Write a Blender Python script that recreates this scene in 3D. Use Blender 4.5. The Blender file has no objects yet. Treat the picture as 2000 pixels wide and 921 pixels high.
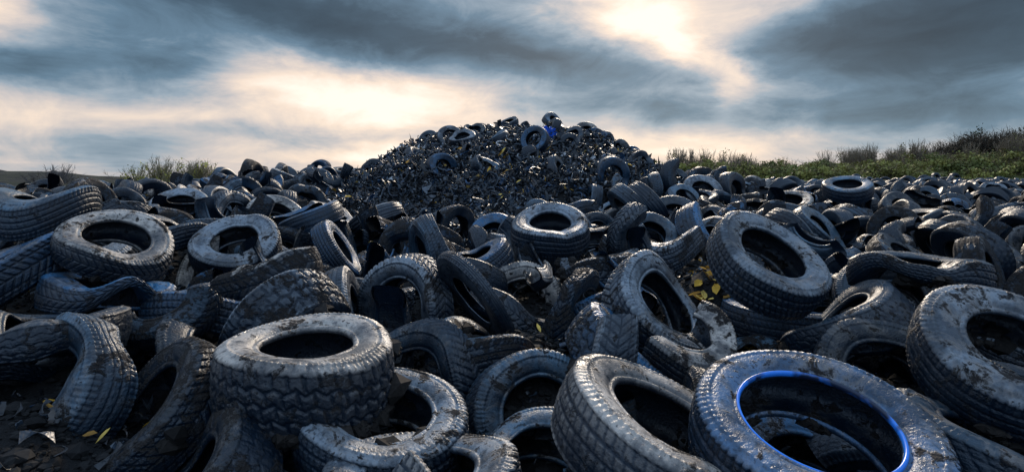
import bpy, math, random
import numpy as np
from mathutils import Vector, Quaternion, Matrix
random.seed(11); rng=np.random.default_rng(11)
scene=bpy.context.scene
scene.view_settings.view_transform='Standard'; scene.view_settings.look='None'
scene.view_settings.exposure=0
COL=scene.collection
EYE=Vector((0,0,2.0))

# ------------------------------------------------------------ node helpers
def M(nt,op,a,b=None,c=None,clamp=False):
    n=nt.nodes.new('ShaderNodeMath'); n.operation=op; n.use_clamp=clamp
    for i,v in enumerate((a,b,c)):
        if v is None: continue
        if hasattr(v,'is_linked'): nt.links.new(v,n.inputs[i])
        else: n.inputs[i].default_value=v
    return n.outputs[0]
def VM(nt,op,a,b=None):
    n=nt.nodes.new('ShaderNodeVectorMath'); n.operation=op
    for i,v in enumerate((a,b)):
        if v is None: continue
        if hasattr(v,'is_linked'): nt.links.new(v,n.inputs[i])
        else: n.inputs[i].default_value=v
    return n.outputs[0]
def NOISE(nt,vec,scale,detail=4,rough=.55,dist=0,color=False):
    n=nt.nodes.new('ShaderNodeTexNoise'); n.inputs['Scale'].default_value=scale
    n.inputs['Detail'].default_value=detail; n.inputs['Roughness'].default_value=rough
    n.inputs['Distortion'].default_value=dist
    if vec is not None: nt.links.new(vec,n.inputs['Vector'])
    return n.outputs['Color'] if color else n.outputs['Fac']
def RAMP(nt,fac,stops,interp='LINEAR'):
    n=nt.nodes.new('ShaderNodeValToRGB'); r=n.color_ramp; r.interpolation=interp
    while len(r.elements)<len(stops): r.elements.new(0.5)
    for e,(p,c) in zip(r.elements,stops):
        e.position=p; e.color=(c[0],c[1],c[2],1) if hasattr(c,'__len__') else (c,c,c,1)
    nt.links.new(fac,n.inputs[0]); return n.outputs[0]
def MIX(nt,f,a,b,mode='MIX'):
    n=nt.nodes.new('ShaderNodeMix'); n.data_type='RGBA'; n.blend_type=mode
    for s,v in ((n.inputs[0],f),(n.inputs[6],a),(n.inputs[7],b)):
        if hasattr(v,'is_linked'): nt.links.new(v,s)
        elif hasattr(v,'__len__'): s.default_value=(v[0],v[1],v[2],1)
        else: s.default_value=v
    return n.outputs[2]
def MR(nt,v,a,b,c=0.,d=1.):
    n=nt.nodes.new('ShaderNodeMapRange'); nt.links.new(v,n.inputs[0])
    for i,q in enumerate((a,b,c,d)): n.inputs[i+1].default_value=q
    return n.outputs[0]
def newmat(name):
    m=bpy.data.materials.new(name); m.use_nodes=True
    return m,m.node_tree,m.node_tree.nodes['Principled BSDF']
def BUMP(nt,h,strength,dist,normal=None):
    n=nt.nodes.new('ShaderNodeBump'); n.inputs['Strength'].default_value=strength
    n.inputs['Distance'].default_value=dist; nt.links.new(h,n.inputs['Height'])
    if normal is not None: nt.links.new(normal,n.inputs['Normal'])
    return n.outputs[0]

# ------------------------------------------------------------ materials
def rubber_material(far=False):
    m,nt,b=newmat('weathered_rubber_far' if far else 'weathered_rubber')
    tc=nt.nodes.new('ShaderNodeTexCoord'); oi=nt.nodes.new('ShaderNodeObjectInfo')
    geo=nt.nodes.new('ShaderNodeNewGeometry')
    at=nt.nodes.new('ShaderNodeAttribute'); at.attribute_name='part'
    sp=nt.nodes.new('ShaderNodeSeparateColor'); nt.links.new(at.outputs['Color'],sp.inputs[0])
    side,tread,groove=sp.outputs[0],sp.outputs[1],sp.outputs[2]
    rnd=oi.outputs['Random']
    cx=nt.nodes.new('ShaderNodeCombineXYZ')
    nt.links.new(M(nt,'MULTIPLY',rnd,37.),cx.inputs[0]); nt.links.new(M(nt,'MULTIPLY',rnd,91.),cx.inputs[1])
    off=VM(nt,'ADD',tc.outputs['Object'],cx.outputs[0])
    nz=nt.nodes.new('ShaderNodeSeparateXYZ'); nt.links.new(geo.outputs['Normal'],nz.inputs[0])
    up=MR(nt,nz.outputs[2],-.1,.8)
    n1=NOISE(nt,off,5,3,.6); n2=NOISE(nt,off,24,4,.68)
    base=MIX(nt,n1,(.002,.005,.010),(.006,.019,.038))
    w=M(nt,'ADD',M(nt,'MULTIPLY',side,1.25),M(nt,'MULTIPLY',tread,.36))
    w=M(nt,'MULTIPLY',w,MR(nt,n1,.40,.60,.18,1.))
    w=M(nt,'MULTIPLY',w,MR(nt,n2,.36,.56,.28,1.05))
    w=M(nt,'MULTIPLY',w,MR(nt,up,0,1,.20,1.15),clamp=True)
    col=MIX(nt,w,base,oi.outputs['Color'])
    if far:
        nt.links.new(col,b.inputs['Base Color']); b.inputs['Roughness'].default_value=.45
        return m
    n4=NOISE(nt,off,9,5,.7,.5); n3=NOISE(nt,off,130,2,.65)
    d=M(nt,'MULTIPLY',M(nt,'MULTIPLY',up,MR(nt,n4,.46,.62)),.5,clamp=True)
    d=M(nt,'MULTIPLY',d,MR(nt,groove,0,1,1.,.2))
    d=M(nt,'MULTIPLY',d,M(nt,'ADD',M(nt,'MULTIPLY',side,.6),.4))
    d=M(nt,'MULTIPLY',d,MR(nt,oi.outputs['Alpha'],.2,.5,.4,1.))
    col=MIX(nt,d,col,(.38,.325,.275))
    thr=MR(nt,oi.outputs['Alpha'],0,1,.69,.42)
    mud=M(nt,'MULTIPLY',M(nt,'SUBTRACT',M(nt,'ADD',n4,M(nt,'MULTIPLY',M(nt,'SUBTRACT',n2,.5),.35)),thr),16.,clamp=True)
    mud=M(nt,'MULTIPLY',mud,MR(nt,nz.outputs[2],-.3,.3))
    mc=MIX(nt,n3,(.005,.0045,.0045),(.030,.022,.018))
    col=MIX(nt,mud,col,mc)
    spk=MR(nt,n2,.60,.65)
    col=MIX(nt,M(nt,'MULTIPLY',spk,.8),col,(.010,.011,.014))
    nt.links.new(col,b.inputs['Base Color'])
    r=M(nt,'ADD',MR(nt,n2,.35,.65,.26,.54),M(nt,'MULTIPLY',mud,.4),clamp=True)
    nt.links.new(r,b.inputs['Roughness'])
    b.inputs['Specular IOR Level'].default_value=.45
    h=M(nt,'ADD',M(nt,'MULTIPLY',n2,.8),M(nt,'MULTIPLY',n3,.7))
    h=M(nt,'ADD',h,M(nt,'MULTIPLY',mud,M(nt,'ADD',M(nt,'MULTIPLY',n3,2.2),.9)))
    nt.links.new(BUMP(nt,h,.9,.0045),b.inputs['Normal'])
    return m
def attr_material(name,rough,spec,bumpscale,bump,dark=1.):
    m,nt,b=newmat(name)
    at=nt.nodes.new('ShaderNodeAttribute'); at.attribute_name='col'
    geo=nt.nodes.new('ShaderNodeNewGeometry')
    n=NOISE(nt,geo.outputs['Position'],bumpscale,2,.6)
    c=MIX(nt,1.,at.outputs['Color'],RAMP(nt,n,[(.3,.55*dark),(.7,1.35*dark)]),'MULTIPLY')
    nt.links.new(c,b.inputs['Base Color']); b.inputs['Roughness'].default_value=rough
    b.inputs['Specular IOR Level'].default_value=spec
    if bump: nt.links.new(BUMP(nt,n,bump,.01),b.inputs['Normal'])
    return m
def soil_material():
    m,nt,b=newmat('black_soil')
    geo=nt.nodes.new('ShaderNodeNewGeometry'); P=geo.outputs['Position']
    n1=NOISE(nt,P,1.2,3,.6); n2=NOISE(nt,P,14,6,.7)
    c=MIX(nt,n2,(.003,.004,.005),(.017,.016,.016))
    c=MIX(nt,MR(nt,n1,.5,.7,0,.5),c,(.022,.018,.016))
    s=nt.nodes.new('ShaderNodeSeparateXYZ'); nt.links.new(P,s.inputs[0])
    far=MR(nt,M(nt,'ADD',s.outputs[1],M(nt,'MULTIPLY',n1,20.)),72,86)
    c=MIX(nt,far,c,MIX(nt,n1,(.07,.08,.022),(.16,.155,.045)))
    left=M(nt,'MULTIPLY',MR(nt,s.outputs[0],-18,-24),MR(nt,n1,.35,.6))
    c=MIX(nt,M(nt,'MULTIPLY',left,.8),c,(.035,.038,.016))
    nt.links.new(c,b.inputs['Base Color'])
    b.inputs['Roughness'].default_value=.8; b.inputs['Specular IOR Level'].default_value=.3
    nt.links.new(BUMP(nt,n2,1.,.06),b.inputs['Normal'])
    return m
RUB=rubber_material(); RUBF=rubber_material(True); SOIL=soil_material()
DEB=attr_material('shredded_rubber',.38,.55,30,.5)
CRUMB=attr_material('soil_crumb',.85,.3,90,0)
LEAF=attr_material('leaf',.75,.2,12,0)

# ------------------------------------------------------------ terrain
def sstep(v,a,b):
    t=np.clip((v-a)/(b-a),0,1); return t*t*(3-2*t)
MX,MY=0.15,16.0
def mound(x,y):
    ly=np.where(y<MY,8.2,5.0)
    q=1-np.abs((x-MX)/4.2)**2.5-((y-MY)/ly)**2
    return 1.78*(q+np.sqrt(q*q+.012))/2
_ph=rng.uniform(0,6.28,(14,2)); _fr=rng.uniform(-1,1,(14,2))
def lumps(x,y):
    s=0
    for i in range(14):
        k=1.2+i*.9; s=s+np.sin(x*_fr[i,0]*k*1.7+y*_fr[i,1]*k*1.7+_ph[i,0])/(1+.35*i)
    return s*.035
def H(x,y):
    x=np.asarray(x,float); y=np.asarray(y,float)
    z=np.interp(y,[0,1.5,2.5,4,6,9,14,30,60,150,700],[.74,.82,.94,1.13,1.24,1.34,1.40,1.36,1.36,1.4,1.2])
    z=z+.22*sstep(-x,1.0,3.2)*sstep(y,1.5,3)*(1-sstep(y,7,12))
    z=z+.34*np.exp(-((x+4.6)/2.0)**2-((y-12.5)/2.4)**2)+.2*np.exp(-((x+2.8)/1.6)**2-((y-10)/2.)**2)
    z=z+.22*np.exp(-((x-2.9)/1.5)**2-((y-9.5)/2.)**2)
    z=z+.24*np.exp(-((x-.05)/.38)**2-((y-2.8)/.4)**2)+.14*np.exp(-((x-1.5)/.6)**2-((y-4.0)/.8)**2)
    z=z+.30*np.exp(-((x-1.24)/.28)**2-((y-3.5)/.36)**2)
    z=z+.30*np.exp(-((x+1.75)/.55)**2-((y-1.75)/.5)**2)
    z=z+.34*np.exp(-((x-24)/10)**2-((y-32)/5)**2)
    z=z+1.15*np.exp(-((x+44)/14)**2-((y-46)/8)**2)
    z=z+1.2*sstep(y,82,96)*sstep(x/np.maximum(y,1),.12,.34)+2.2*sstep(y,84,100)*sstep(x/np.maximum(y,1),.5,.9)
    z=z+mound(x,y)
    amp=np.interp(np.hypot(x,y),[0,2,8,30,60],[.3,.6,1.2,2.1,2.7])
    z=z+lumps(x,y)*amp+np.sin(x*9.1+np.sin(y*7))*np.sin(y*8.3+np.sin(x*6))*.02
    return z
def mesh_data(name,V,F,mat,smooth=True,attr=None,attrname='col'):
    me=bpy.data.meshes.new(name); V=np.ascontiguousarray(V,dtype=np.float32); F=np.ascontiguousarray(F,dtype=np.int32)
    k=F.shape[1]
    me.vertices.add(len(V)); me.vertices.foreach_set('co',V.ravel())
    me.loops.add(F.size); me.loops.foreach_set('vertex_index',F.ravel())
    me.polygons.add(len(F)); me.polygons.foreach_set('loop_start',np.arange(0,F.size,k,dtype=np.int32))
    me.polygons.foreach_set('loop_total',np.full(len(F),k,dtype=np.int32))
    me.update(calc_edges=True)
    me.polygons.foreach_set('use_smooth',np.full(len(F),smooth))
    if attr is not None:
        a=me.attributes.new(attrname,'FLOAT_COLOR','POINT')
        c=np.ones((len(V),4),np.float32); c[:,:attr.shape[1]]=attr; a.data.foreach_set('color',c.ravel())
    me.materials.append(mat); me.validate(); return me
def mesh_obj(name,V,F,mat,**k):
    o=bpy.data.objects.new(name,mesh_data(name,V,F,mat,**k)); COL.objects.link(o); return o
def ground():
    u=np.linspace(-1,1,380); xs=np.sinh(u*6.2)/np.sinh(6.2)*700
    v=np.linspace(-.55,1,400); ys=np.sinh(v*6.0)/np.sinh(6.0)*900+2
    X,Y=np.meshgrid(xs,ys); Z=H(X,Y)
    V=np.stack([X,Y,Z],-1).reshape(-1,3); ny,nx=X.shape
    i=np.arange(ny-1)[:,None]*nx+np.arange(nx-1)[None,:]
    F=np.stack([i,i+1,i+nx+1,i+nx],-1).reshape(-1,4)
    return mesh_obj('ground',V,F,SOIL)
ground()

# ------------------------------------------------------------ tire mesh
def tire_mesh(name,nseg,nt_,pattern,seed,W=.21,R=.325,rb=.172,warp=1.,hi=True,arc=None,mat=None,crush=0,jit=True):
    r_=np.random.default_rng(seed)
    if jit: rb=rb+r_.uniform(-.008,.012)
    S=[(.05,.64),(.0,.72),(.005,.83),(.05,.885),(.09,.90),(.12,.875),(.155,.885),(.18,.93),(.28,.99),(.40,1.03),(.5,1.05),(.58,1.045),(.64,1.03),(.66,1.06),(.71,1.055),(.73,1.015),(.80,.985),(.86,.945),(.905,.895),(.94,.845)]
    if not hi: S=S[1:4]+[S[7],S[9],S[12],S[14],S[16],S[18],S[19]]
    I=[(.12,.70),(.3,.86),(.55,.91),(.8,.80),(.89,.5)]
    hw=W/2; prof=[]
    for q,a in S: prof.append((rb+q*(R-rb),a*hw,1. if q<.9 else .5,0. if q<.78 else (q-.78)/.16,0))
    for a in np.linspace(.79,-.79,nt_): prof.append((R-.012*(abs(a)/.8)**2.4,a*hw,0,1.,1))
    for q,a in reversed(S): prof.append((rb+q*(R-rb),-a*hw,1. if q<.9 else .5,0. if q<.78 else (q-.78)/.16,0))
    for q,a in I: prof.append((rb+q*(R-rb),-a*hw,0,0,0))
    prof.append((rb+.9*(R-rb),0,0,0,0))
    for q,a in reversed(I): prof.append((rb+q*(R-rb),a*hw,0,0,0))
    P=np.array(prof); n=len(P)
    th=np.arange(nseg)/nseg*2*np.pi
    T,A=np.meshgrid(th,P[:,1]/hw,indexing='ij')
    TR=np.broadcast_to(P[:,3],T.shape); r=np.broadcast_to(P[:,0],T.shape).copy(); a=np.broadcast_to(P[:,1],T.shape).copy()
    def lines(ph,wd):
        f=np.abs((ph%1.)-.5); return np.clip((wd-f)/.05+.5,0,1)
    g=np.zeros_like(T)
    if pattern==0:
        for c in (-.42,0,.42): g=np.maximum(g,np.clip((.055-np.abs(A-c))/.03+.4,0,1))
        rib=np.floor((A+1.26)/.42); g=np.maximum(g,lines(T*68/(2*np.pi)+rib*.37+A*.8,.14)*.8)
    elif pattern==1:
        g=np.maximum(g,lines(T*46/(2*np.pi)+np.abs(A)*1.7,.13)); g=np.maximum(g,np.clip((.05-np.abs(A))/.03+.4,0,1))
        g=np.maximum(g,np.clip((.04-np.abs(np.abs(A)-.55))/.03+.4,0,1))
    elif pattern==2:
        zz=np.abs(((T*30/(2*np.pi))%1)-.5)*.3
        for c in (-.5,-.08,.34): g=np.maximum(g,np.clip((.06-np.abs(A-c-zz+.05))/.03+.4,0,1))
        rib=np.floor((A-zz+1.3)/.42); g=np.maximum(g,lines(T*38/(2*np.pi)+rib*.5+A*.5,.12))
    else:
        for c in (-.5,-.17,.17,.5): g=np.maximum(g,np.clip((.045-np.abs(A-c))/.03+.4,0,1))
        g=np.maximum(g,np.where(np.abs(A)>.52,lines(T*84/(2*np.pi),.16),lines(T*60/(2*np.pi)+A*1.3,.08)*.5))
    depth=r_.uniform(.006,.009)
    wear=.65+.35*np.sin(T+r_.uniform(0,6))
    g=g*TR
    if hi or nt_>6: r-=g*depth*wear
    sw=np.broadcast_to((P[:,2]>.9)&(P[:,0]>rb+.6*(R-rb)),T.shape)
    if hi:
        a+=np.sign(a)*np.where(sw,.0010*np.sign(np.sin(T*90)),0)
        r+=r_.normal(0,.0005,r.shape)
    for _ in range(4):
        t0=r_.uniform(0,6.28); s=r_.uniform(.2,.8); k=np.exp(-((np.angle(np.exp(1j*(T-t0))))/s)**2)
        a*=1-k*r_.uniform(-.08,.25)*warp; r*=1-k*r_.uniform(0,.05)*warp
        a+=k*(r-rb)*r_.uniform(-.16,.16)*warp
    if crush:   # carcass collapsed on one side, bead folded in
        t0=r_.uniform(0,6.28); k=np.exp(-((np.angle(np.exp(1j*(T-t0))))/.9)**2)
        a*=1-.62*k*crush; r=r-k*crush*.05*np.sin((r-rb)/(R-rb)*np.pi*.5)
        a+=k*crush*.07*np.sin(3*T+r_.uniform(0,6))
    x=r*np.cos(T); y=r*np.sin(T); e=r_.uniform(0,.06)*warp+crush*.09
    x*=1+e; y*=1-e; a+=(x*x-y*y)*r_.uniform(-.5,.5)*warp+ x*y*r_.uniform(-.35,.35)*warp
    V=np.stack([x,y,a],-1).reshape(-1,3)
    full=arc is None; m_=nseg if full else int(nseg*arc)
    i=np.arange(m_)[:,None]; j=np.arange(n)[None,:]
    i2=(i+1)%nseg; j2=(j+1)%n
    F=np.stack([i*n+j,i2*n+j,i2*n+j2,i*n+j2],-1).reshape(-1,4)
    C=np.stack([np.broadcast_to(P[:,2],T.shape),TR*(1-g),g],-1).reshape(-1,3)
    if not full:
        V=V[:(m_+1)*n]; C=C[:(m_+1)*n]; cen=V.mean(0); V=V-cen*[1,1,0]
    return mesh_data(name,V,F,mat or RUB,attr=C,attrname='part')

HI=[tire_mesh('tire_detailed',480,40,i%4,100+i,W=[.20,.195,.225,.19][i%4],warp=[.3,.9,.4,1.2,.8,.4,1.,.7,1.5,1.,1.3,.5][i]) for i in range(12)]
BIG=tire_mesh('tire_wide_bead',480,40,3,190,W=.2,rb=.198,warp=.3,jit=False)
CRU=[tire_mesh('tire_crushed',400,36,i%4,160+i,W=.2,warp=1.5,crush=[.6,1.,.8,1.2,.7,1.1][i]) for i in range(6)]
STRIP=[tire_mesh('tire_piece',480,40,i%4,140+i,W=.2,warp=1.8,arc=[.22,.45,.33,.55,.28,.4][i]) for i in range(6)]
MID=[tire_mesh('tire_medium',140,20,i%4,200+i,W=[.2,.195,.225,.19][i%4],hi=False,warp=[.5,1.6,1.,2.1][(i//2)%4]) for i in range(8)]
MIDC=[tire_mesh('tire_medium_crushed',120,18,i%4,220+i,W=.2,hi=False,warp=1.8,crush=.9) for i in range(3)]
LOW=[tire_mesh('tire_far',32,4,i%4,300+i,hi=False,warp=1.6,mat=RUBF,crush=[0,0,.8,0,1.][i]) for i in range(5)]

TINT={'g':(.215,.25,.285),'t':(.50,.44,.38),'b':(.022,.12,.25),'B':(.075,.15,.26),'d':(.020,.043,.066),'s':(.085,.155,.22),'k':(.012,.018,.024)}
placed=[]
def sight_axis(p,r,u,t):
    w=(EYE-p).normalized(); rt=Vector((0,0,1)).cross(w).normalized(); upv=w.cross(rt)
    return (rt*r+upv*u+w*t).normalized()
def put(mesh,p,axis,D=.65,spin=None,tint='g',mud=.2,parent=None,name='car_tire',wide=1.):
    o=bpy.data.objects.new(name,mesh); COL.objects.link(o)
    q=Vector((0,0,1)).rotation_difference(axis)
    q=q@Quaternion((0,0,1),random.uniform(0,6.28) if spin is None else spin)
    o.rotation_mode='QUATERNION'; o.rotation_quaternion=q; o.location=p
    s=D/.65; o.scale=(s,s,s*wide)
    c=TINT[tint] if isinstance(tint,str) else tint
    j=random.uniform(.8,1.15); o.color=(c[0]*j,c[1]*j,c[2]*j,mud)
    if parent: o.parent=parent
    placed.append((p.x,p.y,p.z)); return o

# foreground and landmark tires: x,y,z | axis (right,up,toward viewer) | D | pattern (4+ crushed, 9 wide bead) | tint | mud | width
HERO=[
(-.756,2.10,1.29,(.02,.92,.36),.64,2,'t',.45,1.05),
(-.46,2.0,1.11,(.08,.82,.57),.61,0,'g',.5,1),
(-.275,1.7,1.05,(-.02,.85,.5),.60,1,'g',.45,1),
(.47,1.8,1.16,(.40,.84,.36),.72,0,'t',.38,1),
(.875,1.66,1.22,(.16,.78,.60),.70,9,'B',.5,1),
(1.86,2.1,1.32,(.30,.75,.58),.68,3,'g',.5,1),
(.78,3.05,1.29,(.70,.50,.50),.66,1,'g',.45,1),
(1.29,2.9,1.56,(.48,.72,.48),.63,0,'g',.45,1),
(.297,4.4,1.57,(.0,.86,.48),.61,3,'g',.35,1.3),
(-.60,3.3,1.24,(-.66,-.12,.74),.62,1,'g',.45,1.1),
(.05,3.8,1.14,(.2,.1,.96),.60,3,'t',.35,1),
(-.2,3.1,1.345,(-.74,-.62,.22),.60,3,'g',.3,.4),
(.53,2.65,1.14,(.62,.74,.15),.62,2,'b',.55,1),
(.10,2.45,.96,(.40,.1,.9),.60,0,'s',.45,1),
(-1.94,4.0,1.50,(-.15,.76,.62),.60,3,'g',.4,1.1),
(-2.17,3.1,1.62,(.22,.80,.5),.57,1,'t',.5,1),
(-2.65,3.5,1.58,(.1,.85,.5),.60,1,'g',.3,1),
(-1.47,3.4,1.40,(-.22,.96,.05),.62,6,'t',.85,1),
(-1.62,3.0,1.27,(.3,.93,.05),.58,4,'b',.3,1),
(-1.15,2.85,1.26,(-.5,.82,-.2),.66,2,'g',.7,1),
(-.92,3.2,1.22,(.8,.3,.2),.57,3,'g',.4,1),
(-2.85,3.5,1.81,(.0,1,.03),.64,4,'s',.3,1),
(-2.62,2.95,1.50,(-.45,.85,.1),.60,1,'b',.3,1),
(-1.95,2.4,1.34,(.12,.98,.05),.66,7,'d',.5,.9),
(-2.05,2.9,1.40,(.15,.95,.0),.62,5,'b',.4,.9),
(-1.30,2.1,1.12,(-.7,.55,.3),.58,1,'k',.8,1),
(-.98,1.75,1.00,(-.65,.7,.2),.58,2,'k',.7,1),
(2.06,2.9,1.52,(.0,1,.03),.62,5,'d',.5,.9),
(1.62,2.75,1.25,(-.6,.75,.1),.62,2,'d',.4,1),
(2.13,3.2,1.30,(.1,.6,.78),.58,3,'d',.3,1),
(1.55,2.35,1.14,(.2,.4,.88),.60,1,'k',.4,1),
(1.62,1.85,1.08,(.1,.93,.25),.64,4,'d',.4,1),
(.86,1.22,1.14,(.0,.75,.65),.50,0,'d',.5,1),
(1.47,3.2,1.18,(.1,.96,.1),.58,0,'b',.3,1),
(-.25,4.0,1.39,(-.35,.85,.2),.58,4,'b',.4,1),
(.60,4.0,1.35,(-.1,.97,.0),.60,6,'g',.8,1),
(1.20,4.3,1.47,(-.2,.95,.05),.58,7,'g',.7,1),
(-.12,2.85,1.13,(.2,.8,.1),.60,6,'s',.8,1),
(1.32,5.5,1.40,(.2,.5,.8),.58,3,'s',.3,1),
(-2.5,4.2,1.58,(.1,.97,.15),.66,4,'d',.3,.9),
(-2.5,6.0,1.55,(.2,.65,.65),.62,1,'t',.4,1),
(-3.5,6.0,1.66,(.0,.85,.5),.62,3,'g',.3,1),
(-1.9,5.4,1.58,(-.4,.9,.0),.62,0,'b',.3,1),
(-1.26,4.1,1.46,(.8,.5,.2),.50,3,'b',.3,.9),
(-.62,4.4,1.41,(.85,.35,-.2),.58,0,'s',.3,1),
(-.2,6.0,1.36,(0,.6,.8),.56,3,'b',.3,1),
(1.58,9.0,2.0,(.35,0,.92),.62,3,'b',.3,1),
(1.1,9.4,1.72,(.1,.3,.94),.60,1,'b',.3,1),
(.77,10.,1.88,(-.86,0,.5),.60,3,'s',.3,1),
(1.42,7.0,1.66,(.7,.6,-.3),.60,0,'s',.3,1),
(1.68,7.1,1.68,(.7,.55,-.2),.61,0,'d',.3,1),
(2.0,7.0,1.50,(.1,.5,.86),.62,3,'d',.3,1),
(2.83,8.5,1.76,(.35,.6,.7),.62,0,'g',.3,1),
(2.5,8.2,1.66,(.4,.8,.4),.62,1,'s',.3,1),
(3.5,9.,1.76,(.85,.1,.5),.62,3,'d',.3,1),
(3.9,8.0,1.61,(.0,.88,.48),.64,0,'t',.6,1.1),
(4.48,7.6,1.84,(.0,.93,.35),.62,1,'s',.3,1),
(3.43,6.0,1.38,(-.9,.1,.45),.62,3,'d',.3,1),
(2.72,5.4,1.46,(.7,.65,.2),.62,2,'d',.3,1),
(2.95,5.5,1.44,(.75,.6,.25),.62,2,'s',.3,1),
(-4.0,11.,1.66,(0,.9,.45),.62,3,'t',.3,1),
(-4.8,12.,1.94,(.3,.65,.7),.66,1,'s',.3,1),
(-4.5,12.2,1.86,(.4,.7,.5),.66,1,'d',.3,1),
(-3.8,13.,2.10,(0,.98,.2),.66,3,'d',.3,1),
(-3.85,13.,1.90,(0.1,.98,.15),.66,3,'s',.3,1),
]
hero_objs=[]
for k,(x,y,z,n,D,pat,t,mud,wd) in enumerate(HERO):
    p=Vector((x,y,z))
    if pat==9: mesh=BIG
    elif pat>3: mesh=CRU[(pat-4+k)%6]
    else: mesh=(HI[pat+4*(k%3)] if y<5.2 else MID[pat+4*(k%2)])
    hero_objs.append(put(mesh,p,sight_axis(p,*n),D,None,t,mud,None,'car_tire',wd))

def torus_part(name,R,r,col,parent,z,ns=96,nr=10):
    T,Q=np.meshgrid(np.arange(ns)/ns*2*np.pi,np.arange(nr)/nr*2*np.pi,indexing='ij')
    V=np.stack([(R+r*np.cos(Q))*np.cos(T),(R+r*np.cos(Q))*np.sin(T),z+1.6*r*np.sin(Q)],-1).reshape(-1,3)
    i=np.arange(ns)[:,None]; j=np.arange(nr)[None,:]
    F=np.stack([i*nr+j,((i+1)%ns)*nr+j,((i+1)%ns)*nr+(j+1)%nr,i*nr+(j+1)%nr],-1).reshape(-1,4)
    m,nt,b=newmat('blue_paint'); tc=nt.nodes.new('ShaderNodeTexCoord')
    n=NOISE(nt,tc.outputs['Object'],6,4)
    nt.links.new(MIX(nt,MR(nt,n,.42,.50),(.01,.02,.05),col),b.inputs['Base Color']); b.inputs['Roughness'].default_value=.3
    o=mesh_obj(name,V,F,m); o.parent=parent; return o
torus_part('blue_bead_ring',.200,.006,(.03,.24,.85),hero_objs[4],.079)

# ------------------------------------------------------------ the heap of other tires
heap=bpy.data.objects.new('tire_heap',None); COL.objects.link(heap)
cell={}
def key(p): return (int(p[0]//.5),int(p[1]//.5),int(p[2]//.5))
for p in placed: cell.setdefault(key(p),[]).append(p)
def free(p,d):
    a,b,c=key(p)
    for i in (-1,0,1):
        for j in (-1,0,1):
            for k in (-1,0,1):
                for q in cell.get((a+i,b+j,c+k),()):
                    if (p[0]-q[0])**2+(p[1]-q[1])**2+(p[2]-q[2])**2<d*d: return False
    return True
def keep(p): cell.setdefault(key(p),[]).append(p)
tk=['g','s','s','d','d','d','b','k','t','s','d','b']
def filler(n,x0,x1,y0,y1,zl,zh,dmin,flat=.5,mlim=.12,cond=None,meshes=None,sc=1.):
    for _ in range(n):
        y=y0+(y1-y0)*math.sqrt(random.random()) if y1>8 else random.uniform(y0,y1)
        x=random.uniform(x0,x1)
        if abs(x)>y*.98+1.2: continue
        if cond and not cond(x,y): continue
        if float(mound(x,y))>mlim: continue
        if -2.7<x<.7 and 6.4<y<11: continue
        if y>13 and x/y<-.42: continue
        p=(x,y,float(H(x,y))+random.uniform(zl,zh))
        if not free(p,dmin): continue
        keep(p)
        if random.random()<flat: ax=Vector((random.gauss(0,.35),random.gauss(-.12,.35),1))
        else: ax=Vector((random.gauss(0,1),random.gauss(-.3,.8),random.uniform(0,.8)))
        mesh=random.choice(meshes or (HI+CRU if y<4 else (MID+MIDC if y<11 else LOW)))
        dark=abs(x)>y*.58  # edge vignette put into the tint: tires toward both sides go darker
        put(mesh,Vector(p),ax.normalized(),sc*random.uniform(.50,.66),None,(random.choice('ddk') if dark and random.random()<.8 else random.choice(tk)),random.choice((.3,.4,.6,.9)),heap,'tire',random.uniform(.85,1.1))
def soilpatch(x,y):
    if abs(x-1.5)<.5 and 3.6<y<4.6: return False
    if abs(x-1.2)<.45 and 2.9<y<4.0: return False
    if abs(x-.05)<.35 and 2.2<y<3.2: return False
    if x<-.95 and y<2.0: return False
    if abs(x-1.2)<.3 and 2.1<y<2.8: return False
    return True
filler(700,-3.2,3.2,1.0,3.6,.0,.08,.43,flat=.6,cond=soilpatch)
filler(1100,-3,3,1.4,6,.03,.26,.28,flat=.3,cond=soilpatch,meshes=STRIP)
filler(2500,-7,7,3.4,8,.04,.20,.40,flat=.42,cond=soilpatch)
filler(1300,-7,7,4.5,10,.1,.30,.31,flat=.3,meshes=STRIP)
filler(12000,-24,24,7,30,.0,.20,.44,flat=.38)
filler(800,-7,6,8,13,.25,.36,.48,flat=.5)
for _ in range(2000):
    a=random.uniform(0,6.28); rr=math.sqrt(random.random())*1.05
    x=MX+4.3*rr*math.cos(a); y=MY+(7.8 if math.sin(a)<0 else 5)*rr*math.sin(a)
    dens=.09
    if y>14.9: dens=.3
    if x>1.3+(y-9)*.22 and y>8.5: dens=.6
    if x<-3.2: dens=.45
    if random.random()>dens: continue
    p=(x,y,float(H(x,y))+random.uniform(-.05,.08))
    if not free(p,.5): continue
    keep(p); ax=Vector((random.gauss(0,.8),random.gauss(-.7,.5),random.uniform(.1,1.)))
    put(random.choice(MID+MIDC+STRIP[:3]),Vector(p),ax.normalized(),random.uniform(.46,.62),None,random.choice(['d','d','s','b','k']),.3,heap,'tire')
for (x,y,dz,ax,D,t) in [(-1.35,12.4,.22,(.2,-1,.35),.58,'g'),(-1.0,11.6,.12,(-.2,-.5,.9),.58,'g'),(.45,11.2,.18,(-.5,-.9,.3),.58,'b'),
      (-3.3,15.5,.15,(-.2,-.4,.9),.66,'s'),(1.15,15.5,.3,(.6,-.5,.8),.72,'s'),(-.1,16,.25,(-.3,-.3,.9),.68,'d'),
      (1.9,14.6,.2,(.2,-.9,.5),.7,'t'),(-.8,15.8,.15,(.3,-.6,.8),.64,'d'),(-2.2,15.2,.15,(-.3,-.9,.3),.66,'s'),(2.5,15.,.17,(.8,-.5,.4),.66,'s')]:
    p=Vector((x,y,float(H(x,y))+dz)); put(random.choice(MID),p,Vector(ax).normalized(),D,None,t,.3,heap,'tire')

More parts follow.
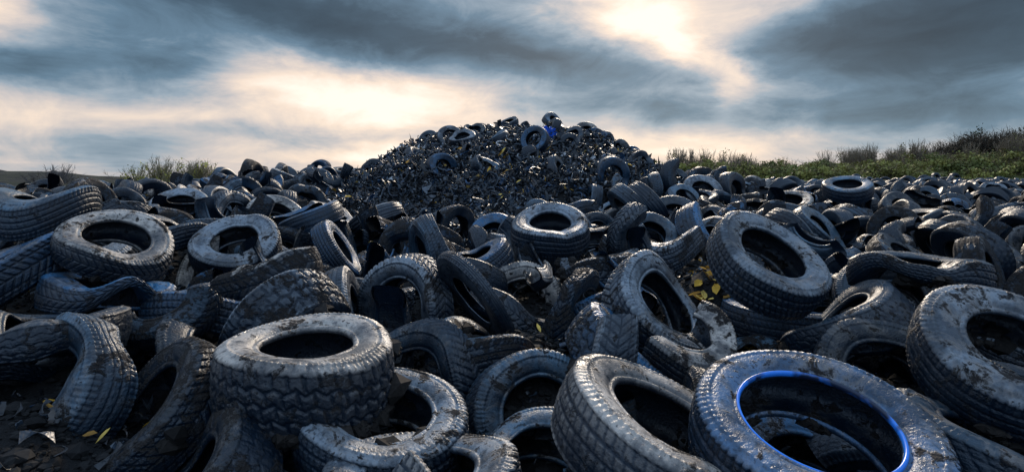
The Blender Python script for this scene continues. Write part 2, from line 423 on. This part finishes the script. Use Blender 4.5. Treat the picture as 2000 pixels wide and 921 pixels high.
# ------------------------------------------------------------ shredded rubber fragments
def rot_rand(n):
    q=rng.normal(size=(n,4)); q/=np.linalg.norm(q,axis=1)[:,None]
    w,x,y,z=q.T
    return np.stack([np.stack([1-2*(y*y+z*z),2*(x*y-w*z),2*(x*z+w*y)],-1),np.stack([2*(x*y+w*z),1-2*(x*x+z*z),2*(y*z-w*x)],-1),np.stack([2*(x*z-w*y),2*(y*z+w*x),1-2*(x*x+y*y)],-1)],1)
def fragments(name,P,L,Wd,phi,th,col,mat,ns=7):
    n=len(P); s=np.linspace(-.5,.5,ns)[None,:]
    R=rot_rand(n); ph=phi[:,None]; rad=L[:,None]/ph
    cx=rad*np.sin(s*ph); cz=rad*(1-np.cos(s*ph))
    nx=-np.sin(s*ph); nz=np.cos(s*ph)
    jw=Wd[:,None]*(1+.4*rng.uniform(-1,1,(n,ns)))*(1-.2*np.abs(2*s)**3)
    tw=rng.normal(0,.12,(n,1))*s*L[:,None]
    V=np.zeros((n,ns,4,3))
    for k,(sy,sz) in enumerate(((-.5,-.5),(.5,-.5),(.5,.5),(-.5,.5))):
        V[:,:,k,0]=cx+nx*sz*th[:,None]; V[:,:,k,1]=sy*jw; V[:,:,k,2]=cz+nz*sz*th[:,None]+tw*sy*4
    V=np.einsum('nij,nskj->nski',R,V)+P[:,None,None,:]
    V=V.reshape(-1,3)
    b=(np.arange(n)*ns*4)[:,None,None]; i=np.arange(ns-1)[None,:,None]*4; k=np.arange(4)[None,None,:]; k2=(k+1)%4
    F=np.stack([b+i+k,b+i+4+k,b+i+4+k2,b+i+k2],-1).reshape(-1,4)
    b0=np.arange(n)*ns*4
    caps=np.concatenate([np.stack([b0,b0+1,b0+2,b0+3],-1),np.stack([b0+ns*4-4,b0+ns*4-1,b0+ns*4-2,b0+ns*4-3],-1)])
    F=np.concatenate([F,caps])
    return mesh_obj(name,V,F,mat,smooth=False,attr=np.repeat(col,ns*4,axis=0))
def debcol(n,light=1.):
    base=np.array([[.006,.008,.012],[.011,.016,.022],[.024,.038,.055],[.010,.04,.09],[.085,.10,.12],[.045,.036,.030],[.38,.39,.40],[.45,.26,.04]])
    pr=np.array([.32,.29,.16,.07,.075,.06,.022*light,.010]); k=rng.choice(8,n,p=pr/pr.sum()); return base[k]*rng.uniform(.7,1.3,(n,1))
n=30000; a=rng.uniform(0,2*np.pi,n); rr=np.sqrt(rng.uniform(0,1,n))*1.03
x=MX+4.3*rr*np.cos(a); y=MY+np.where(np.sin(a)<0,8.6,5.)*rr*np.sin(a)
clump=.10*(np.sin(x*3.1+np.sin(y*2.3))*np.sin(y*2.7+np.sin(x*3.7))).clip(-.2,1)
P=np.stack([x,y,H(x,y)+clump+rng.uniform(-.06,.08,n)],-1)
Lf=rng.gamma(2.2,.055,n)+.03
fragments('shredded_rubber_mound',P,Lf,rng.uniform(.010,.05,n),rng.uniform(.5,5.0,n),rng.uniform(.006,.02,n),debcol(n),DEB)
n=7000; x=rng.uniform(-2.8,1.,n); y=rng.uniform(6.0,10.5,n)
P=np.stack([x,y,H(x,y)+rng.uniform(-.01,.06,n)],-1)
fragments('shredded_rubber_apron',P,rng.gamma(3,.03,n)+.03,rng.uniform(.01,.045,n),rng.uniform(.5,4.5,n),rng.uniform(.005,.016,n),debcol(n),DEB)
n=20000; y=rng.uniform(1,24,n); x=rng.uniform(-1.05,1.05,n)*(y+1.5)
P=np.stack([x,y,H(x,y)+rng.uniform(-.01,.07,n)],-1); sc=np.interp(y,[1,5,20],[.22,.55,1.2])
fragments('scattered_rubber_scraps',P,(rng.gamma(3,.05,n)+.03)*sc,rng.uniform(.01,.055,n)*sc,rng.uniform(.3,3.6,n),rng.uniform(.004,.014,n)*sc,debcol(n,.3),DEB)

# ------------------------------------------------------------ crumbs of soil
import bmesh
bm=bmesh.new(); bmesh.ops.create_icosphere(bm,subdivisions=1,radius=1)
IV=np.array([v.co[:] for v in bm.verts]); IF=np.array([[v.index for v in f.verts] for f in bm.faces]); bm.free()
def crumbs(name,P,S,col,flat=.6):
    n=len(P); R=rot_rand(n); V=IV[None]*(1+.35*rng.uniform(-1,1,(n,len(IV),1)))*S[:,None,None]
    V=np.einsum('nij,nkj->nki',R,V); V[:,:,2]*=flat; V=V+P[:,None,:]
    F=(IF[None]+(np.arange(n)*len(IV))[:,None,None]).reshape(-1,3)
    return mesh_obj(name,V.reshape(-1,3),F,CRUMB,smooth=False,attr=np.repeat(col,len(IV),axis=0))
n=26000; y=rng.uniform(.9,5.5,n); x=rng.uniform(-1.05,1.05,n)*(y+.4)
P=np.stack([x,y,H(x,y)+.004],-1); S=rng.gamma(2,.005,n)+.003
g=rng.uniform(.003,.018,(n,1)); crumbs('soil_clods',P,S,g*np.array([[1,.95,.93]]))
def crust(o,t0,t1,n,big=1.,minup=.35):
    mw=o.matrix_basis; me=o.data
    V=np.empty(len(me.vertices)*3,np.float32); me.vertices.foreach_get('co',V); V=V.reshape(-1,3)
    A=np.empty(len(V)*4,np.float32); me.attributes['part'].data.foreach_get('color',A); A=A.reshape(-1,4)
    nrm=np.empty(len(V)*3,np.float32); me.vertices.foreach_get('normal',nrm); nrm=nrm.reshape(-1,3)
    rot=np.array(mw.to_3x3()); wn=nrm@rot.T; W=V@rot.T+np.array(mw.translation)
    d=W-np.array(mw.translation); wa=np.arctan2(d[:,1],d[:,0])
    ok=((A[:,0]+A[:,1])>.3)&(wn[:,2]>minup)&(((wa-t0)%(2*np.pi))<((t1-t0)%(2*np.pi)))
    idx=np.nonzero(ok)[0]
    if len(idx)==0: return np.zeros((0,3)),np.zeros(0)
    cen=rng.choice(idx,min(22,max(3,n//80)))
    pick=rng.choice(idx,n*5); dist=np.min(np.linalg.norm(W[pick][:,None,:]-W[cen][None,:,:],axis=2),axis=1)
    pick=pick[np.argsort(dist+rng.uniform(0,.02,len(dist)))[:n]]
    return W[pick]+rng.normal(0,.003,(n,3)),(rng.gamma(2,.0035,n)+.003)*big
PP=[];SS=[]
for (k,t0,t1,n,b) in [(0,-1.2,1.2,4200,2.1),(0,-2.6,-1.2,700,1.5),(0,1.2,2.0,300,1.3),(1,-1.5,.3,1800,1.8),(1,2.2,4,400,1.4),(2,.3,2.4,1300,1.6),(3,0,2.,300,1.2),(3,-2.4,-.8,300,1.2),(4,.8,2.4,400,1.1),(4,3,5,400,1.3),(6,-1,2,500,1.3),(7,0,3,400,1.3),(17,0,6.2,2500,2.),(37,0,6.2,2200,2.),(12,0,6.2,1000,1.6),(19,0,6.2,1600,1.8),(13,-.5,1,700,1.6),(35,0,6.2,1500,1.9),(36,0,6.2,900,1.6),(8,0,6.2,80,.9),(9,0,6,200,1),(14,0,6,150,1),(15,2,5,400,1.5),(5,1,4,600,1.4),(25,0,6,1300,1.8),(26,0,6,900,1.6),(18,0,6.2,400,1.5),(32,0,6.2,500,1.3),(28,0,6.2,600,1.6),(27,0,6.2,500,1.5),(33,0,6.2,600,1.6)]:
    a_,s_=crust(hero_objs[k],t0,t1,n,b)
    if len(a_): PP.append(a_); SS.append(s_)
P=np.concatenate(PP);S=np.concatenate(SS); g=rng.uniform(.005,.028,(len(P),1))
crumbs('dirt_crust',P,S,g*np.array([[1,.82,.70]]),.8)

# ------------------------------------------------------------ leaves on the ground
def leaves(name,P,S,col):
    n=len(P); t=np.array([[-1,0,0],[-.5,.42,.12],[.2,.5,.16],[1,0,.05],[.2,-.5,.16],[-.5,-.42,.12],[-.3,0,-.02],[.4,0,-.02]])
    V=t[None]*S[:,None,None]; yaw=rng.uniform(0,6.28,n); tl=rng.normal(0,.45,(n,2))
    c,s=np.cos(yaw),np.sin(yaw); X=V[...,0]*c[:,None]-V[...,1]*s[:,None]; Y=V[...,0]*s[:,None]+V[...,1]*c[:,None]; Z=V[...,2]+X*tl[:,:1]+Y*tl[:,1:]
    V=np.stack([X,Y,Z],-1)+P[:,None,:]
    T=np.array([[0,6,1],[6,2,1],[6,7,2],[7,3,2],[0,5,6],[5,4,6],[4,7,6],[4,3,7]])
    F=(T[None]+(np.arange(n)*8)[:,None,None]).reshape(-1,3)
    return mesh_obj(name,V.reshape(-1,3),F,LEAF,smooth=False,attr=np.repeat(col,8,axis=0))
L=[]
for (cx,cy,sx,sy,n) in [(1.5,4.2,.2,.25,20),(1.20,3.38,.10,.10,34),(1.26,3.1,.06,.08,10),(1.10,2.9,.10,.15,8),(-1.25,1.6,.06,.1,14),(-1.1,1.55,.08,.05,8),(.88,1.62,.09,.09,14),(.88,2.1,.2,.2,6),(-1.6,2.2,.3,.2,18),(-1.4,1.9,.3,.2,10),(.05,2.7,.2,.2,5),(0,4,3,2,44),(0,11,1.8,2,50),(1,9,1.5,1.5,18)]:
    for _ in range(n):
        x=random.gauss(cx,sx); y=random.gauss(cy,sy); L.append((x,y,float(H(x,y))+(.035 if y<8 else .12)))
for (k,t0,t1,nn) in [(26,2.2,5.6,50),(25,3.,6.,12),(28,2.5,5.,5),(32,0,6,3)]:
    lp,_s=crust(hero_objs[k],t0,t1,nn,1.,.0)
    for q in lp: L.append((q[0]+random.gauss(0,.012),q[1]-.01+random.gauss(0,.012),q[2]+.014))
P=np.array(L); cl=np.array([[.66,.38,.05],[.50,.24,.03],[.70,.48,.11],[.34,.18,.04]])[rng.integers(0,4,len(P))]
leaves('fallen_leaves',P,rng.uniform(.022,.05,len(P))*np.interp(P[:,1],[2,3.5,8,14],[.75,1.,1.3,1.6]),cl)

# crumpled blue plastic bag on the mound
u,v=np.meshgrid(np.linspace(-1,1,26),np.linspace(-1,1,26))
X=u*.22; Y=v*.14; Z=.12*(1-u*u)*(1-v*v)+.03*np.sin(u*9+v*5)+.03*np.sin(v*11-u*4)+rng.normal(0,.008,u.shape)
i=np.arange(25)[:,None]*26+np.arange(25)[None,:]
m,nt,b=newmat('blue_plastic'); tc=nt.nodes.new('ShaderNodeTexCoord')
nt.links.new(MIX(nt,NOISE(nt,tc.outputs['Object'],9,4),(.01,.06,.36),(.03,.18,.8)),b.inputs['Base Color']); b.inputs['Roughness'].default_value=.35
bag=mesh_obj('plastic_bag',np.stack([X,Y,Z],-1).reshape(-1,3),np.stack([i,i+1,i+27,i+26],-1).reshape(-1,4),m,smooth=False)
bag.location=(.75,12.3,float(H(.75,12.3))+.12); bag.rotation_euler=(.9,.1,.3)

# ------------------------------------------------------------ vegetation
def twigs(bases,tops,r0):
    n=len(bases); ang=np.array([0,2.1,4.2]); V=np.zeros((n,6,3))
    for k in range(3):
        o=np.stack([np.cos(ang[k])*r0,np.sin(ang[k])*r0,0*r0],-1)
        V[:,k]=bases+o; V[:,3+k]=tops+o*.25
    T=np.array([[0,1,4],[0,4,3],[1,2,5],[1,5,4],[2,0,3],[2,3,5]])
    return V.reshape(-1,3),(T[None]+(np.arange(n)*6)[:,None,None]).reshape(-1,3)
def leafcloud(P,S):
    n=len(P); R=rot_rand(n); q=np.array([[-1,-.5,0],[1,-.6,.1],[.1,1,0]]); V=np.einsum('nij,kj->nki',R,q)*S[:,None,None]+P[:,None,:]
    return V.reshape(-1,3),np.arange(n*3).reshape(-1,3)
def plants(name,specs):
    Vs=[];Fs=[];Cs=[];o=0
    for (x,y,w,h,nl,ls,lc,bare,tcx) in specs:
        z0=float(H(x,y))-.1
        nb=int(10+18*bare+h*2); bs=np.repeat([[x,y,z0]],nb,0)+rng.normal(0,w*.12,(nb,3))*[1,1,0]
        tp=bs+np.stack([rng.normal(0,w*.33,nb),rng.normal(0,w*.33,nb),h*rng.uniform(.55,1.,nb)],-1)
        V,F=twigs(bs,tp,np.full(nb,.012*h+.01)); Vs.append(V);Fs.append(F+o);o+=len(V);Cs.append(np.repeat([tcx],len(V),0))
        n2=int(nb*(4+16*bare)); k=rng.integers(0,nb,n2); f=rng.uniform(.3,.95,n2)[:,None]; b2=bs[k]*(1-f)+tp[k]*f
        t2=b2+np.stack([rng.normal(0,w*.17,n2),rng.normal(0,w*.17,n2),rng.uniform(.02,.22,n2)*h],-1)
        V,F=twigs(b2,t2,np.full(n2,.004*h+.006)); Vs.append(V);Fs.append(F+o);o+=len(V);Cs.append(np.repeat([tcx],len(V),0))
        if nl:
            nc=max(5,int(nl/45)); kk=rng.integers(0,n2,nc); cen=t2[kk]; cen[:,2]=z0+(cen[:,2]-z0)*rng.uniform(.2,1,nc)
            kc=rng.integers(0,nc,nl); P=cen[kc]+rng.normal(0,1,(nl,3))*[w*.12,w*.12,h*.10]
            P[:,2]=np.maximum(P[:,2],z0)
            V,F=leafcloud(P,rng.uniform(.6,1.4,nl)*ls); Vs.append(V);Fs.append(F+o);o+=len(V)
            cj=np.array(lc)[None]*rng.uniform(.6,1.35,(nc,1))[kc]*rng.uniform(.8,1.2,(nl,1)); Cs.append(np.repeat(cj,3,0))
    return mesh_obj(name,np.concatenate(Vs),np.concatenate(Fs),LEAF,smooth=False,attr=np.concatenate(Cs))
sp=[]
G1=(.26,.25,.07);G2=(.15,.165,.05);BR=(.15,.12,.08);DB=(.055,.045,.032)
for i in range(230):
    y=random.uniform(84,112); x=y*random.uniform(.23,1.0)
    h=random.uniform(1.4,3.0); sp.append((x,y,random.uniform(2.4,4.8),h,300,.20,random.choice((G1,G1,G2)),.1,BR))
for i in range(80):
    y=random.uniform(98,115); x=y*random.uniform(.27,1.0); sp.append((x,y,2.2,random.uniform(2.6,5.4),60,.15,(.26,.23,.08),.6,(.20,.165,.12)))
for i in range(50):
    y=random.uniform(104,122); x=y*random.uniform(.74,1.02); h=np.interp(x/y,[.7,.82,1],[3.2,7.0,7.2])*random.uniform(.75,1.05); sp.append((x,y,4.5,h,420,.22,random.choice((DB,(.07,.055,.035),(.05,.055,.025))),.8,DB))
plants('distant_tree_line',sp)
plants('spring_shrub',[(-21.0+random.uniform(-2.4,2.4),36+random.uniform(-1,1),1.3,random.uniform(.9,1.8),200,.05,(.50,.45,.08),.6,(.25,.21,.12)) for _ in range(10)])
plants('bare_shrub',[(-30.5+random.uniform(-1.6,1.6),38+random.uniform(-1,1),1.4,random.uniform(.8,1.7),10,.03,(.12,.1,.05),.6,(.16,.14,.13)) for _ in range(4)])

# ------------------------------------------------------------ sky
w=bpy.data.worlds.new('World'); scene.world=w; w.use_nodes=True; nt=w.node_tree; nt.nodes.clear()
out=nt.nodes.new('ShaderNodeOutputWorld'); bg=nt.nodes.new('ShaderNodeBackground'); nt.links.new(bg.outputs[0],out.inputs[0])
sky=nt.nodes.new('ShaderNodeTexSky'); sky.sky_type='NISHITA'; sky.sun_disc=False
SUN_EL,SUN_AZ=math.radians(27),.2
sky.sun_elevation=SUN_EL; sky.sun_rotation=SUN_AZ
tc=nt.nodes.new('ShaderNodeTexCoord'); Dv=tc.outputs['Generated']
s=nt.nodes.new('ShaderNodeSeparateXYZ'); nt.links.new(Dv,s.inputs[0])
az=M(nt,'ARCTAN2',s.outputs[0],s.outputs[1]); el=M(nt,'ARCSINE',s.outputs[2])
st=VM(nt,'MULTIPLY',Dv,(1,1,2.4))
w1=NOISE(nt,st,3.6,7,.60,0,True); sw=nt.nodes.new('ShaderNodeSeparateColor'); nt.links.new(w1,sw.inputs[0])
az=M(nt,'ADD',az,M(nt,'MULTIPLY',M(nt,'SUBTRACT',sw.outputs[0],.5),.24))
el2=M(nt,'ADD',el,M(nt,'MULTIPLY',M(nt,'SUBTRACT',sw.outputs[1],.5),.10))
zz=M(nt,'ADD',M(nt,'MAXIMUM',s.outputs[2],0.),.10)
cb=nt.nodes.new('ShaderNodeCombineXYZ'); nt.links.new(M(nt,'DIVIDE',s.outputs[0],zz),cb.inputs[0]); nt.links.new(M(nt,'DIVIDE',s.outputs[1],zz),cb.inputs[1])
deck=NOISE(nt,cb.outputs[0],.6,6,.55,.5); deck2=NOISE(nt,st,7,7,.62,.6)
L=RAMP(nt,el,[(0,.68),(.06,.67),(.16,.57),(.3,.48),(.5,.62),(1,.70)])
L=M(nt,'ADD',L,M(nt,'MULTIPLY',M(nt,'SUBTRACT',deck,.5),.34))
L=M(nt,'ADD',L,M(nt,'MULTIPLY',M(nt,'SUBTRACT',deck2,.5),.48))
BL=[(-.34,.262,.32,.055,-.14,-.44),(-.588,.175,.12,.040,-.15,-.30),(-.72,.15,.07,.030,0,-.34),(.62,.18,.20,.080,-.05,-.42),(.75,.27,.17,.07,0,-.24),
(.07,.21,.20,.040,-.2,-.24),(.21,.114,.2,.026,0,-.20),(-.606,.044,.08,.02,0,-.16),(-.377,.07,.22,.018,0,-.14),(.6,.09,.25,.03,0,-.2),
(.195,.285,.12,.055,0,.40),(.305,.215,.11,.040,-.5,.44),(.377,.14,.03,.05,0,.16),(-.42,.165,.18,.032,-.1,.30),(-.187,.122,.20,.05,0,.42),
(-.78,.25,.10,.08,0,.42),(-.62,.094,.2,.03,0,.18),(-.25,.043,.12,.020,0,.28),(.305,.05,.18,.024,0,.22),(.42,.28,.13,.05,0,.28)]
for (a0,e0,sx,sy,t,amp) in BL:
    da=M(nt,'SUBTRACT',az,a0); de=M(nt,'SUBTRACT',el2,e0); c,sn=math.cos(t),math.sin(t)
    p=M(nt,'ADD',M(nt,'MULTIPLY',da,c/sx),M(nt,'MULTIPLY',de,sn/sx)); q=M(nt,'ADD',M(nt,'MULTIPLY',da,-sn/sy),M(nt,'MULTIPLY',de,c/sy))
    e=M(nt,'EXPONENT',M(nt,'MULTIPLY',M(nt,'ADD',M(nt,'MULTIPLY',p,p),M(nt,'MULTIPLY',q,q)),-1.))
    L=M(nt,'ADD',L,M(nt,'MULTIPLY',e,amp))
# added fill: unseen sky behind the viewpoint brightened to light surfaces facing it
back_fill=MR(nt,s.outputs[1],0.,-.6)
L=M(nt,'ADD',L,M(nt,'MULTIPLY',back_fill,.10))
cc=RAMP(nt,L,[(0,(.024,.044,.066)),(.22,(.050,.090,.132)),(.42,(.13,.22,.31)),(.56,(.32,.40,.48)),(.70,(.64,.585,.57)),(.84,(.97,.79,.65)),(1,(1.15,1.04,.90))])
hi_=M(nt,'MAXIMUM',MR(nt,el,.42,.8),back_fill); cc=MIX(nt,hi_,cc,MIX(nt,1.,cc,(.68,1.08,1.66),'MULTIPLY'))
nsk=VM(nt,'MULTIPLY',sky.outputs[0],(.10,.10,.10))
fin=MIX(nt,.95,nsk,cc)
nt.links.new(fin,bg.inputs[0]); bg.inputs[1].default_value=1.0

sun=bpy.data.lights.new('sun','SUN'); sun.energy=2.5; sun.angle=math.radians(9); sun.color=(1,.84,.66)
so=bpy.data.objects.new('sun',sun); COL.objects.link(so)
dirv=Vector((math.sin(SUN_AZ)*math.cos(SUN_EL),math.cos(SUN_AZ)*math.cos(SUN_EL),math.sin(SUN_EL)))
so.rotation_mode='QUATERNION'; so.rotation_quaternion=dirv.to_track_quat('Z','Y'); so.location=dirv*30

cam=bpy.data.cameras.new('camera'); cam.lens=20; cam.sensor_width=36; cam.shift_y=-.0575; cam.clip_end=3000; cam.clip_start=.05
co=bpy.data.objects.new('camera',cam); COL.objects.link(co); co.location=EYE; co.rotation_euler=(math.pi/2,0,0); scene.camera=co
print('tires',len(placed))
